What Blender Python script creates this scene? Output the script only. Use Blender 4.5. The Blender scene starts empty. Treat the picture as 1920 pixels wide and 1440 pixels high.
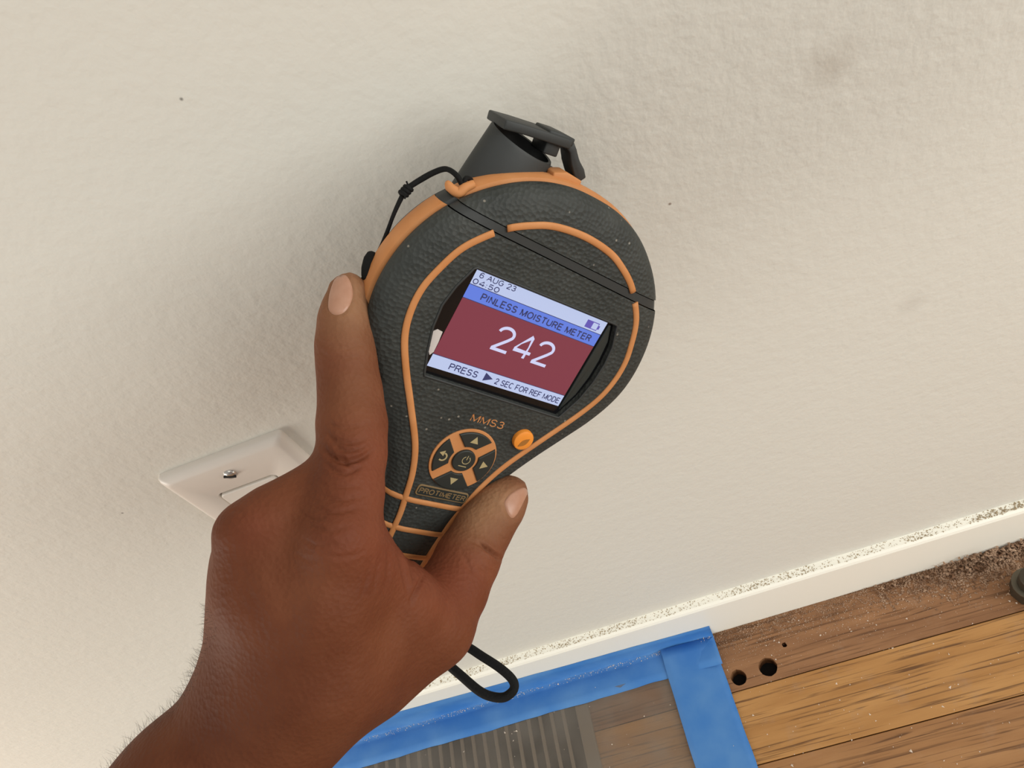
import bpy, bmesh, math, random
import numpy as np
from mathutils import Vector, Matrix
from mathutils.geometry import tessellate_polygon, delaunay_2d_cdt

random.seed(7); rng = np.random.default_rng(7)
sc = bpy.context.scene
COL = sc.collection

# ------------------------------------------------------------------ camera, world, lights, exposure
FPX = 1440.0
RW = np.array([[0.92600802, -0.34049525, -0.16300962],
               [-0.16705189, -0.75683134, 0.63190188],
               [-0.33853037, -0.55791515, -0.75771226]])      # camera (x right, y down, z ahead) -> world
CAM = np.array([0.0, -0.2395, 0.6924])
cd = bpy.data.cameras.new('camera'); cam = bpy.data.objects.new('camera', cd); COL.objects.link(cam)
cd.sensor_width = 36.0; cd.lens = FPX / 1920 * 36.0; cd.clip_start = 0.01; cd.clip_end = 50
M = np.eye(4); M[:3, 0] = RW[:, 0]; M[:3, 1] = -RW[:, 1]; M[:3, 2] = -RW[:, 2]; M[:3, 3] = CAM
cam.matrix_world = Matrix(M.tolist())
sc.camera = cam
world = bpy.data.worlds.new('world'); sc.world = world; world.use_nodes = True
bg = world.node_tree.nodes['Background']
bg.inputs[0].default_value = (1.0, 0.975, 0.945, 1); bg.inputs[1].default_value = 0.45
def area(name, loc, target, sx, sy, power, col):
    l = bpy.data.lights.new(name, 'AREA'); l.shape = 'RECTANGLE'; l.size = sx; l.size_y = sy
    l.energy = power; l.color = col
    o = bpy.data.objects.new(name, l); COL.objects.link(o); o.location = loc
    o.rotation_euler = (Vector(target) - Vector(loc)).to_track_quat('-Z', 'Y').to_euler()
    return o
area('window_daylight', (1.45, -1.0, .95), (.15, 0, .4), 1.1, 1.4, 26, (1.0, 0.995, 0.95))
area('ceiling_light', (.35, -.95, 2.4), (.2, -.4, 0), 1.0, 1.0, 6, (1.0, 0.95, 0.86))
area('left_fill_light', (-1.5, -.6, .32), (-.8, 0, -.05), .8, .6, 14, (1.0, 0.94, 0.86))  # added fill lamp, low at the left, to brighten the lower-left wall
sc.view_settings.view_transform = 'Standard'; sc.view_settings.look = 'None'
sc.view_settings.gamma = 1.0; sc.view_settings.use_curve_mapping = False
sc.view_settings.exposure = -0.10

# ------------------------------------------------------------------ helpers
def ray(px, py): return np.array([(px - 960) / FPX, (py - 720) / FPX, 1.0])
def cpt(px, py, Z): return ray(px, py) * Z                     # pixel + depth -> camera space
def to_w(p): return np.asarray(p) @ RW.T + CAM
def wall_pt(px, py, y=0.0):
    r = RW @ ray(px, py); return CAM + r * (y - CAM[1]) / r[1]
def floor_pt(px, py, z=0.0):
    r = RW @ ray(px, py); return CAM + r * (z - CAM[2]) / r[2]

def mat(name, col, rough=.5, metal=0., spec=.5, emit=None, es=1.0):
    m = bpy.data.materials.new(name); m.use_nodes = True
    b = m.node_tree.nodes['Principled BSDF']
    b.inputs['Base Color'].default_value = (*col, 1); b.inputs['Roughness'].default_value = rough
    b.inputs['Metallic'].default_value = metal; b.inputs['Specular IOR Level'].default_value = spec
    if emit:
        b.inputs['Emission Color'].default_value = (*emit, 1); b.inputs['Emission Strength'].default_value = es
    return m
def nd(m, typ, **kw):
    n = m.node_tree.nodes.new(typ)
    for k, v in kw.items():
        if k in n.inputs: n.inputs[k].default_value = v
        else: setattr(n, k, v)
    return n
def lk(m, a, ao, b, bi): m.node_tree.links.new(a.outputs[ao], b.inputs[bi])
def bsdf(m): return m.node_tree.nodes['Principled BSDF']
def noise_bump(m, scale, strength, dist=.001, detail=3, coord='Object', stretch=None, typ='noise'):
    tc = nd(m, 'ShaderNodeTexCoord'); src, so = tc, coord
    if stretch:
        mp = nd(m, 'ShaderNodeMapping'); mp.inputs['Scale'].default_value = stretch
        lk(m, tc, coord, mp, 'Vector'); src, so = mp, 'Vector'
    if typ == 'noise':
        t = nd(m, 'ShaderNodeTexNoise', Scale=scale, Detail=detail); out = 'Fac' if 'Fac' in t.outputs else 0
    else:
        t = nd(m, 'ShaderNodeTexVoronoi', Scale=scale); out = 'Distance'
    lk(m, src, so, t, 'Vector')
    b = nd(m, 'ShaderNodeBump', Strength=strength, Distance=dist)
    lk(m, t, out, b, 'Height')
    prev = bsdf(m).inputs['Normal'].links
    if prev: m.node_tree.links.new(prev[0].from_socket, b.inputs['Normal'])
    lk(m, b, 'Normal', bsdf(m), 'Normal')
    return t, out
def noise_col(m, scale, c0, c1, lo=.35, hi=.65, detail=4, stretch=None, coord='Object', rot=None):
    tc = nd(m, 'ShaderNodeTexCoord'); mp = nd(m, 'ShaderNodeMapping')
    if stretch: mp.inputs['Scale'].default_value = stretch
    if rot: mp.inputs['Rotation'].default_value = rot
    lk(m, tc, coord, mp, 'Vector')
    t = nd(m, 'ShaderNodeTexNoise', Scale=scale, Detail=detail); lk(m, mp, 'Vector', t, 'Vector')
    r = nd(m, 'ShaderNodeValToRGB'); e = r.color_ramp.elements
    e[0].position = lo; e[0].color = (*c0, 1); e[1].position = hi; e[1].color = (*c1, 1)
    lk(m, t, 'Fac', r, 'Fac'); lk(m, r, 'Color', bsdf(m), 'Base Color')
    return r
def mixcol(m, c1, fac_socket, colour):
    """lay `colour` over the current base colour where fac_socket is 1"""
    mx = nd(m, 'ShaderNodeMix', data_type='RGBA')
    b = bsdf(m).inputs['Base Color']
    if b.links: m.node_tree.links.new(b.links[0].from_socket, mx.inputs[6])
    else: mx.inputs[6].default_value = b.default_value
    mx.inputs[7].default_value = (*colour, 1)
    m.node_tree.links.new(fac_socket, mx.inputs[0]); m.node_tree.links.new(mx.outputs[2], b)

def tag(o, label=None, cat=None, group=None, kind=None):
    if label: o['label'] = label
    if cat: o['category'] = cat
    if group: o['group'] = group
    if kind: o['kind'] = kind
    return o
def new_obj(name, me, m, parent=None, loc=None):
    o = bpy.data.objects.new(name, me); COL.objects.link(o)
    if m is not None: me.materials.append(m)
    if parent: o.parent = parent
    if loc is not None: o.location = loc
    return o
def mesh_pd(name, v, f, smooth=False):
    me = bpy.data.meshes.new(name); me.from_pydata([tuple(map(float, p)) for p in v], [], [tuple(map(int, q)) for q in f]); me.update()
    if smooth: me.polygons.foreach_set('use_smooth', [True] * len(me.polygons))
    return me
def bm_obj(name, bm, m, parent=None, smooth=False, loc=None, angle=None):
    bmesh.ops.recalc_face_normals(bm, faces=bm.faces)
    me = bpy.data.meshes.new(name); bm.to_mesh(me); bm.free()
    if smooth:
        me.polygons.foreach_set('use_smooth', [True] * len(me.polygons))
        if angle:
            me.set_sharp_from_angle(angle=math.radians(angle))
    return new_obj(name, me, m, parent, loc)
def box_bm(x0, x1, y0, y1, z0, z1, bev=0., seg=2, bm=None):
    bm = bm or bmesh.new()
    vs = bmesh.ops.create_cube(bm, size=1)['verts']
    for v in vs:
        v.co = Vector(((x0 + x1) / 2 + v.co.x * (x1 - x0), (y0 + y1) / 2 + v.co.y * (y1 - y0), (z0 + z1) / 2 + v.co.z * (z1 - z0)))
    if bev:
        es = list({e for v in vs for e in v.link_edges})
        bmesh.ops.bevel(bm, geom=es, offset=bev, segments=seg, affect='EDGES', profile=.5)
    return bm
def catmull(pts, n, closed=False):
    P = [np.array(p, float) for p in pts]; out = []
    K = len(P); segs = K if closed else K - 1
    for i in range(segs):
        if closed: a, b, c, d = P[(i - 1) % K], P[i], P[(i + 1) % K], P[(i + 2) % K]
        else: a, b, c, d = P[max(i - 1, 0)], P[i], P[i + 1], P[min(i + 2, K - 1)]
        for j in range(n):
            t = j / n
            out.append(.5 * ((2 * b) + (-a + c) * t + (2 * a - 5 * b + 4 * c - d) * t * t + (-a + 3 * b - 3 * c + d) * t ** 3))
    if not closed: out.append(P[-1])
    return np.array(out)
def resample(P, n, closed=False):
    Q = np.vstack([P, P[:1]]) if closed else P
    s = np.r_[0, np.cumsum(np.linalg.norm(np.diff(Q, axis=0), axis=1))]
    t = np.linspace(0, s[-1], n + 1)[:-1] if closed else np.linspace(0, s[-1], n)
    return np.stack([np.interp(t, s, Q[:, k]) for k in range(Q.shape[1])], 1)
def tube_mesh(name, path, rad, seg=10, closed=False, flat=None, up=None, cap=True):
    """tube along path; rad scalar or list; flat=(a,b) ellipse factors with `up` as the b axis"""
    P = np.array(path, float); n = len(P); rad = np.full(n, rad) if np.isscalar(rad) else np.array(rad)
    T = np.roll(P, -1, 0) - np.roll(P, 1, 0)
    if not closed: T[0] = P[1] - P[0]; T[-1] = P[-1] - P[-2]
    T /= np.linalg.norm(T, axis=1)[:, None] + 1e-12
    V = []; ref = np.array(up if up is not None else (0.123, .456, .88), float)
    fa, fb = flat or (1, 1)
    for i in range(n):
        b = ref - T[i] * (ref @ T[i]); b /= np.linalg.norm(b) + 1e-12; a = np.cross(T[i], b)
        if up is None: ref = b
        for k in range(seg):
            th = 2 * math.pi * k / seg
            V.append(P[i] + rad[i] * (a * fa * math.cos(th) + b * fb * math.sin(th)))
    Fc = []
    for i in range(n if closed else n - 1):
        j = (i + 1) % n
        for k in range(seg):
            l = (k + 1) % seg; Fc.append((i * seg + k, i * seg + l, j * seg + l, j * seg + k))
    if not closed and cap:
        Fc.append(tuple(range(seg))[::-1]); Fc.append(tuple((n - 1) * seg + k for k in range(seg)))
    me = bpy.data.meshes.new(name); me.from_pydata([tuple(v) for v in V], [], Fc); me.update()
    me.polygons.foreach_set('use_smooth', [True] * len(me.polygons))
    return me
def prism_bm(poly, z0, z1, bev=0., holes=()):
    """extruded 2-D polygon (optional holes) between z0 and z1"""
    bm = bmesh.new()
    rings = [poly] + list(holes)
    flat = [p for r in rings for p in r]
    tris = tessellate_polygon([[Vector((p[0], p[1], 0)) for p in r] for r in rings])
    lo = [bm.verts.new((p[0], p[1], z0)) for p in flat]; hi = [bm.verts.new((p[0], p[1], z1)) for p in flat]
    if not holes:
        bm.faces.new(hi); bm.faces.new(lo[::-1])
    else:
        for t in tris:
            try: bm.faces.new([hi[i] for i in t]); bm.faces.new([lo[i] for i in t][::-1])
            except ValueError: pass
    k = 0
    for r in rings:
        n = len(r)
        for i in range(n):
            a, b = k + i, k + (i + 1) % n
            bm.faces.new((lo[a], lo[b], hi[b], hi[a]))
        k += n
    if bev:
        bm.normal_update()
        es = [e for e in bm.edges if all(v in set(hi) for v in e.verts) and len(e.link_faces) == 2 and abs(e.calc_face_angle(0)) > .5]
        bmesh.ops.bevel(bm, geom=es, offset=bev, segments=2, affect='EDGES', profile=.5)
    return bm

# ------------------------------------------------------------------ materials
M_wall = mat('wall_paint', (.76, .72, .65), .62, spec=.3)
noise_col(M_wall, 3.0, (.70, .683, .612), (.73, .713, .642), .3, .7)
noise_bump(M_wall, 120, .42, .0014, 3); noise_bump(M_wall, 330, .35, .0007, 2)
def blot(m, px, py, r0, r1, col, amt):
    """a small mark on the wall: centre under that pixel, radius r0..r1 in metres"""
    p = wall_pt(px, py); tc = nd(m, 'ShaderNodeTexCoord'); n_ = nd(m, 'ShaderNodeTexNoise', Scale=60, Detail=3); lk(m, tc, 'Object', n_, 'Vector')
    ad = nd(m, 'ShaderNodeVectorMath', operation='MULTIPLY_ADD'); ad.inputs[1].default_value = (r1, r1, r1); lk(m, n_, 'Color', ad, 0); lk(m, tc, 'Object', ad, 2)
    v = nd(m, 'ShaderNodeVectorMath', operation='DISTANCE'); v.inputs[1].default_value = (p[0] + r1 / 2, p[1] + r1 / 2, p[2] + r1 / 2); lk(m, ad, 0, v, 0)
    mr = nd(m, 'ShaderNodeMapRange'); mr.inputs[1].default_value = r0; mr.inputs[2].default_value = r1; mr.inputs[3].default_value = amt; mr.inputs[4].default_value = 0
    lk(m, v, 'Value', mr, 0); mixcol(m, None, mr.outputs[0], col)
blot(M_wall, 1555, 120, .002, .011, (.50, .45, .38), .45); blot(M_wall, 1710, 570, .002, .009, (.52, .48, .42), .3)
blot(M_wall, 340, 185, .0002, .0008, (.12, .11, .10), .8); blot(M_wall, 229, 962, .0002, .0009, (.12, .10, .09), .8); blot(M_wall, 1256, 382, .0003, .0009, (.2, .14, .1), .8)
M_base = mat('baseboard_paint', (.93, .91, .81), .4, spec=.4)
noise_bump(M_base, 120, .1, .001)
M_plate = mat('plate_plastic', (.76, .71, .64), .38)
noise_bump(M_plate, 90, .12, .0008)
M_insert = mat('receptacle_plastic', (.78, .74, .67), .35)
M_dark_slot = mat('slot_black', (.012, .011, .01), .8)
M_chrome = mat('screw_metal', (.62, .60, .56), .28, .9)
def wood_mat(name, c0, c1, seed, grain=(.10, .042, .016)):
    m = mat(name, c0, .5, spec=.35)
    noise_col(m, 9, c0, c1, .3, .72, detail=3, stretch=(1.2, 9, 9))
    tc = nd(m, 'ShaderNodeTexCoord'); mp = nd(m, 'ShaderNodeMapping')
    mp.inputs['Scale'].default_value = (6, 210, 60); mp.inputs['Location'].default_value = (seed * 1.7, seed * .9, 0)
    lk(m, tc, 'Object', mp, 'Vector')
    t = nd(m, 'ShaderNodeTexNoise', Scale=2.2, Detail=5, Distortion=.6); lk(m, mp, 'Vector', t, 'Vector')
    r = nd(m, 'ShaderNodeValToRGB'); r.color_ramp.elements[0].position = .53; r.color_ramp.elements[1].position = .67
    r.color_ramp.elements[1].color = (.85, .85, .85, 1)
    lk(m, t, 'Fac', r, 'Fac'); mixcol(m, None, r.outputs[0], grain)
    # fine pale dust trodden into the finish
    t2 = nd(m, 'ShaderNodeTexNoise', Scale=38, Detail=6, Roughness=.7); lk(m, tc, 'Object', t2, 'Vector')
    r2 = nd(m, 'ShaderNodeValToRGB'); r2.color_ramp.elements[0].position = .55; r2.color_ramp.elements[1].position = .8
    r2.color_ramp.elements[1].color = (.38, .38, .38, 1)
    lk(m, t2, 'Fac', r2, 'Fac'); mixcol(m, None, r2.outputs[0], (.36, .245, .17))
    b = nd(m, 'ShaderNodeBump', Strength=.25, Distance=.0008); lk(m, t, 'Fac', b, 'Height'); lk(m, b, 'Normal', bsdf(m), 'Normal')
    return m
M_wood = [wood_mat('oak_strip_dusty', (.225, .105, .046), (.33, .165, .075), 1), wood_mat('oak_strip_golden', (.37, .175, .052), (.50, .262, .090), 2),
          wood_mat('oak_strip_reddish', (.29, .135, .050), (.39, .20, .080), 3), wood_mat('oak_strip_brown', (.24, .105, .044), (.34, .17, .07), 4)]
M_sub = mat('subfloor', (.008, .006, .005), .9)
M_tape = mat('blue_tape', (.05, .20, .50), .55, spec=.35)
noise_col(M_tape, 30, (.045, .185, .50), (.10, .26, .54), .35, .75, 4)
noise_bump(M_tape, 300, .12, .0005); noise_bump(M_tape, 45, .25, .0015)
M_film = bpy.data.materials.new('plastic_film'); M_film.use_nodes = True
_nt = M_film.node_tree; _nt.nodes.clear()
_o = _nt.nodes.new('ShaderNodeOutputMaterial'); _tr = _nt.nodes.new('ShaderNodeBsdfTransparent'); _tr.inputs[0].default_value = (.86, .83, .79, 1)
_df = _nt.nodes.new('ShaderNodeBsdfDiffuse'); _df.inputs[0].default_value = (.27, .235, .195, 1)
_gl = _nt.nodes.new('ShaderNodeBsdfGlossy'); _gl.inputs['Roughness'].default_value = .25
_m1 = _nt.nodes.new('ShaderNodeMixShader'); _m1.inputs[0].default_value = .30
_m2 = _nt.nodes.new('ShaderNodeMixShader'); _m2.inputs[0].default_value = .05
_nt.links.new(_tr.outputs[0], _m1.inputs[1]); _nt.links.new(_df.outputs[0], _m1.inputs[2])
_nt.links.new(_m1.outputs[0], _m2.inputs[1]); _nt.links.new(_gl.outputs[0], _m2.inputs[2]); _nt.links.new(_m2.outputs[0], _o.inputs[0])
_tn = _nt.nodes.new('ShaderNodeTexNoise'); _tn.inputs['Scale'].default_value = 28; _tn.inputs['Detail'].default_value = 5
_tcf = _nt.nodes.new('ShaderNodeTexCoord'); _nt.links.new(_tcf.outputs['Object'], _tn.inputs['Vector'])
_mr = _nt.nodes.new('ShaderNodeMapRange'); _mr.inputs[1].default_value = .3; _mr.inputs[2].default_value = .75; _mr.inputs[3].default_value = .18; _mr.inputs[4].default_value = .52
_nt.links.new(_tn.outputs['Fac'], _mr.inputs[0]); _nt.links.new(_mr.outputs[0], _m1.inputs[0])
M_reg = mat('register_metal', (.22, .18, .14), .45, .2)
M_regdark = mat('register_throat', (.022, .018, .015), .9)
M_dust = mat('sawdust', (.40, .25, .155), .95, spec=.1)
noise_col(M_dust, 160, (.19, .105, .062), (.44, .30, .205), .35, .65, coord='Object')
M_chip = mat('plaster_chip', (.70, .60, .50), .9)
M_grime = mat('ledge_grime', (.40, .32, .21), .95, spec=.1)
M_iron = mat('dark_iron', (.055, .045, .03), .5, .5)
M_rub = mat('charcoal_rubber', (.042, .046, .042), .62, spec=.4)
noise_col(M_rub, 55, (.027, .031, .028), (.044, .048, .043), .35, .7, 5)
noise_bump(M_rub, 660, .55, .0008, typ='voronoi')[0].inputs['Randomness'].default_value = .65
_t = nd(M_rub, 'ShaderNodeTexVoronoi', Scale=330); _tc0 = nd(M_rub, 'ShaderNodeTexCoord'); lk(M_rub, _tc0, 'Object', _t, 'Vector')
_r = nd(M_rub, 'ShaderNodeValToRGB'); _r.color_ramp.elements[0].position = .10; _r.color_ramp.elements[0].color = (1, 1, 1, 1); _r.color_ramp.elements[1].position = .17; _r.color_ramp.elements[1].color = (0, 0, 0, 1)
_w = nd(M_rub, 'ShaderNodeMath', operation='GREATER_THAN'); _w.inputs[1].default_value = .86
_sx = nd(M_rub, 'ShaderNodeSeparateColor'); lk(M_rub, _t, 'Color', _sx, 0); lk(M_rub, _sx, 0, _w, 0)
_mm = nd(M_rub, 'ShaderNodeMath', operation='MULTIPLY'); lk(M_rub, _r, 'Color', _mm, 0); lk(M_rub, _w, 0, _mm, 1)
lk(M_rub, _t, 'Distance', _r, 'Fac'); mixcol(M_rub, None, _mm.outputs[0], (.22, .20, .165))
M_rubs = mat('charcoal_rubber_smooth', (.032, .035, .034), .55, spec=.4)
noise_bump(M_rubs, 400, .1, .0004)
M_org = mat('orange_rubber', (.58, .235, .075), .6, spec=.3)
noise_col(M_org, 90, (.54, .215, .068), (.62, .28, .11), .3, .78, 6)
noise_bump(M_org, 300, .1, .0004)
M_obtn = mat('orange_button', (.85, .29, .035), .42)
M_black = mat('black_cord', (.008, .008, .008), .8, spec=.2)
noise_bump(M_black, 900, .6, .0006)
M_glass = mat('black_screen_glass', (.006, .006, .007), .22, spec=.35)
M_key = mat('key_rubber', (.020, .026, .024), .45)
M_mark = mat('key_legend', (.42, .34, .17), .6)
M_badge = mat('badge_gold', (.22, .145, .065), .55)
M_res = mat('label_residue', (.62, .57, .54), .8)
M_smudge = mat('button_ink', (.36, .14, .02), .6)
def screen_mat(name, c, s=1.0): return mat(name, (.02, .02, .025), .3, spec=.4, emit=c, es=s)
M_sred = screen_mat('screen_red', (.215, .030, .050))
M_swhite = screen_mat('screen_white', (.52, .60, .86))
M_sblue = screen_mat('screen_blue', (.115, .21, .76))
M_snum = screen_mat('screen_digit', (.66, .68, .95))
M_stxt = mat('screen_text', (.02, .025, .10), .5, emit=(.02, .022, .06))
M_sbat = mat('screen_battery', (.05, .04, .25), .5, emit=(.08, .06, .26))
M_nail = mat('fingernail', (.50, .275, .19), .34, spec=.45)
noise_col(M_nail, 220, (.40, .20, .125), (.47, .26, .175), .3, .7)
M_hair = mat('arm_hair', (.05, .03, .02), .6)

M_skin = mat('skin', (.24, .09, .045), .60, spec=.15)
bsdf(M_skin).inputs['Subsurface Weight'].default_value = .12
bsdf(M_skin).inputs['Subsurface Radius'].default_value = (.006, .002, .001)
bsdf(M_skin).inputs['Subsurface Scale'].default_value = .6
_at = nd(M_skin, 'ShaderNodeVertexColor', layer_name='pigment_and_light')
_tc = nd(M_skin, 'ShaderNodeTexCoord')
_n1 = nd(M_skin, 'ShaderNodeTexNoise', Scale=48, Detail=4); lk(M_skin, _tc, 'Object', _n1, 'Vector')
_n2 = nd(M_skin, 'ShaderNodeTexNoise', Scale=420, Detail=3); lk(M_skin, _tc, 'Object', _n2, 'Vector')
_hs = nd(M_skin, 'ShaderNodeMix', data_type='RGBA', blend_type='MULTIPLY'); _hs.inputs[0].default_value = 1
_rp = nd(M_skin, 'ShaderNodeValToRGB'); _rp.color_ramp.elements[0].position = .3; _rp.color_ramp.elements[0].color = (.84, .76, .72, 1)
_rp.color_ramp.elements[1].position = .7; _rp.color_ramp.elements[1].color = (1.14, 1.18, 1.18, 1)
lk(M_skin, _n1, 'Fac', _rp, 'Fac'); lk(M_skin, _at, 'Color', _hs, 6); lk(M_skin, _rp, 'Color', _hs, 7); lk(M_skin, _hs, 2, bsdf(M_skin), 'Base Color')
_v = nd(M_skin, 'ShaderNodeTexVoronoi', Scale=650); lk(M_skin, _tc, 'Object', _v, 'Vector')
_b1 = nd(M_skin, 'ShaderNodeBump', Strength=.32, Distance=.0006); lk(M_skin, _v, 'Distance', _b1, 'Height')
_b2 = nd(M_skin, 'ShaderNodeBump', Strength=.35, Distance=.0006); lk(M_skin, _n2, 'Fac', _b2, 'Height')
lk(M_skin, _b1, 'Normal', _b2, 'Normal'); lk(M_skin, _b2, 'Normal', bsdf(M_skin), 'Normal')

# ------------------------------------------------------------------ the setting
def grid_wall():
    o = bm_obj('wall_back', box_bm(-2.0, 2.0, 0, .1, 0, 2.45), M_wall)
    tag(o, 'off-white painted plaster wall with a light roller texture', 'wall', kind='structure')
grid_wall()
BT, BH = .009, .0645                                             # baseboard thickness and height
b_ = bmesh.new()
prof = [(0, 0), (-BT, 0), (-BT, BH - .0035), (-BT + .001, BH - .0012), (-BT + .0028, BH), (0, BH + .0008)]
for x in (-2.0, 2.0):
    for y, z in prof: b_.verts.new((x, y, z))
b_.verts.ensure_lookup_table(); n_ = len(prof)
for i in range(n_):
    j = (i + 1) % n_; b_.faces.new((b_.verts[i], b_.verts[j], b_.verts[n_ + j], b_.verts[n_ + i]))
b_.faces.new([b_.verts[i] for i in range(n_)]); b_.faces.new([b_.verts[n_ + i] for i in range(n_)][::-1])
bb = bm_obj('baseboard_back', b_, M_base)
tag(bb, 'plain low cream painted baseboard with a grimy top ledge', 'baseboard', kind='structure')

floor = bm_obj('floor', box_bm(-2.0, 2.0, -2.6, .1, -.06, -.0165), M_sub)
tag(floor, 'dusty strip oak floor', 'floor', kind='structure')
PW = .0565
def plank(x0, x1, y0, y1, mi, holes=()):
    g = .00032
    poly = [(x0 + g, y0 + g), (x1 - g, y0 + g), (x1 - g, y1 - g), (x0 + g, y1 - g)]
    bm = prism_bm(poly, -.016, random.uniform(-.0003, .0002), 0 if holes else .0006, holes)
    return bm_obj('plank', bm, M_wood[mi], floor)
def circ(c, r, n=20, sq=1.0, jit=0):
    return [(c[0] + (r + random.uniform(-jit, jit)) * math.cos(2 * math.pi * k / n), c[1] + sq * (r + random.uniform(-jit, jit)) * math.sin(2 * math.pi * k / n)) for k in range(n)]
h1, h2, h3 = floor_pt(1385, 1270), floor_pt(1440, 1250), floor_pt(1471, 1209)
y_hi = -.0035
rows = 0
order = [0, 1, 2, 3, 1, 3, 2, 1, 3, 1, 2]
while y_hi > -1.9:
    y_lo = y_hi - PW
    if rows == 0: cuts = [-2.0, -1.15, -.42, .62, 1.3, 2.0]
    elif rows == 1: cuts = [-2.0, -.95, -.30, .75, 2.0]
    elif rows == 2: cuts = [-2.0, -1.3, -.55, .50, 1.4, 2.0]
    else:
        cuts = [-2.0]
        while cuts[-1] < 1.5: cuts.append(cuts[-1] + random.uniform(.5, 1.2))
        cuts[-1] = 2.0
    for i in range(len(cuts) - 1):
        mi = order[rows] if rows < 3 else random.choice([1, 2, 3, 1])
        hl = ()
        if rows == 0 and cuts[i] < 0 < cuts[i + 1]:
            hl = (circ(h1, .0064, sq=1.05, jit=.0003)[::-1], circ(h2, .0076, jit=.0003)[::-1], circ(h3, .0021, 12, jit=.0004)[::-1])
        plank(cuts[i], cuts[i + 1], y_lo, y_hi, mi, hl)
    y_hi = y_lo; rows += 1

# wall plate and receptacle -------------------------------------------------------
px0, px1 = -.2440, -.1735; ptop = .4345; pbot = ptop - .1145
plate = bpy.data.objects.new('outlet_plate', None); COL.objects.link(plate); plate.location = ((px0 + px1) / 2, 0, (ptop + pbot) / 2)
tag(plate, 'cream screwed wall plate around a rectangular receptacle, partly behind the hand', 'wall plate')
hw, hh = (px1 - px0) / 2, .1145 / 2
iw, ih = .0168, .0337
def rrect(w, h, r, n=5):
    out = []
    for cx, cy, a0 in ((w - r, h - r, 0), (-w + r, h - r, 90), (-w + r, -h + r, 180), (w - r, -h + r, 270)):
        for k in range(n + 1):
            a = math.radians(a0 + 90 * k / n); out.append((cx + r * math.cos(a), cy + r * math.sin(a)))
    return out
def plate_mesh():
    rings = [(hw, hh, .002, 0), (hw, hh, .002, .0025), (hw - .0008, hh - .0008, .0025, .0042), (hw - .0032, hh - .0032, .003, .0060), (hw - .0045, hh - .0045, .003, .0063),
             (iw + .0006, ih + .0006, .003, .0066), (iw + .0002, ih + .0002, .003, .0062), (iw + .0002, ih + .0002, .003, .001)]
    V = []; Fc = []
    for w, h, r, d in rings:
        V += [(x, -d, y) for x, y in rrect(w, h, r)]
    n = len(rrect(1, 1, .1))
    for i in range(len(rings) - 1):
        for k in range(n):
            l = (k + 1) % n; Fc.append((i * n + k, i * n + l, (i + 1) * n + l, (i + 1) * n + k))
    return mesh_pd('plate', V, Fc)
bmq = bmesh.new(); bmq.from_mesh(plate_mesh()); bm_obj('cover', bmq, M_plate, plate, True, angle=50)
ins = bm_obj('receptacle', prism_bm([(x, y) for x, y in rrect(iw - .0009, ih - .0009, .0024)], 0, .0072, .0006), M_insert, plate)
ins.rotation_euler = (math.pi / 2, 0, 0)
for zc in (.0165, -.0165):                                        # slots of the two sockets
    for dx, hgt in ((-.0063, .0085), (.0063, .0068)):
        s_ = bm_obj('slot', prism_bm([(dx - .001, zc + .002 - hgt / 2), (dx + .001, zc + .002 - hgt / 2), (dx + .001, zc + .002 + hgt / 2), (dx - .001, zc + .002 + hgt / 2)], .0070, .0073), M_dark_slot, ins)
    bm_obj('slot', prism_bm(circ((0, zc - .0085), .0024, 14), .0070, .0073), M_dark_slot, ins)
def screw(z):
    bm = bmesh.new(); prof = [(0, .0082), (.0016, .0081), (.0028, .0075), (.0034, .0066), (.0034, .0058)]
    V = []; n = 20
    for r, d in prof[1:]:
        V.append([bm.verts.new((r * math.cos(2 * math.pi * k / n), -d, r * math.sin(2 * math.pi * k / n))) for k in range(n)])
    c = bm.verts.new((0, -prof[0][1], 0))
    for k in range(n):
        bm.faces.new((c, V[0][k], V[0][(k + 1) % n]))
        for i in range(len(V) - 1): bm.faces.new((V[i][k], V[i][(k + 1) % n], V[i + 1][(k + 1) % n], V[i + 1][k]))
    s = bm_obj('screw', bm, M_chrome, plate, True, (-.0005, 0, z))
    g = bm_obj('screw_slot', box_bm(-.0030, .0030, -.0085, -.0076, -.0005, .0005), M_dark_slot, s); g.rotation_euler = (0, .5, 0)
screw(.0457); screw(-.0457)

# masking tape, film, register ------------------------------------------------------
tx1, txi = -.0225, -.0690                                       # outer and inner edge of the tape strip running away from the wall
def strip_mesh(name, rowsP, jitter=.0004, th=.00025):
    """rowsP: list of rows of 3-D points -> thin sheet with thickness"""
    nr, nc = len(rowsP), len(rowsP[0]); P = np.array(rowsP)
    V = P.reshape(-1, 3)
    Fc = [(i * nc + j, i * nc + j + 1, (i + 1) * nc + j + 1, (i + 1) * nc + j) for i in range(nr - 1) for j in range(nc - 1)]
    me = mesh_pd(name, V, Fc, True); return me
def wob(x, s=1.0): return s * (.5 * math.sin(x * 61 + 1) + .3 * math.sin(x * 143 + 2) + .2 * math.sin(x * 271))
rowsP = []
nx = 150
for k in range(nx):
    x = -.62 + (tx1 + .001 + .62) * k / (nx - 1)
    ztop = .0225 + (-.0225 - x) * .0575 + wob(x, .0005)
    yin = -.0362 + wob(x + .3, .0006)
    fold = .0035 + .0018 * wob(x + 1.3) + .0015
    prof = [(-BT - .0004, ztop), (-BT - .0004, ztop * .55 + fold * .45), (-BT - .0006 - .0006 * (1 + wob(x, 1)), fold), (-BT - .0030 - .001 * wob(x * 1.7), .0016 + .0008 * wob(x + .7)),
            (-BT - .007, .0020 + .0009 * (1 + wob(x * 1.3 + .2))), (-.022, .0034 + .0004 * (1 + wob(x * .8))), (-.029, .0042), (yin, .0045)]
    rowsP.append([(x, y, max(z, .0007)) for y, z in prof])
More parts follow.
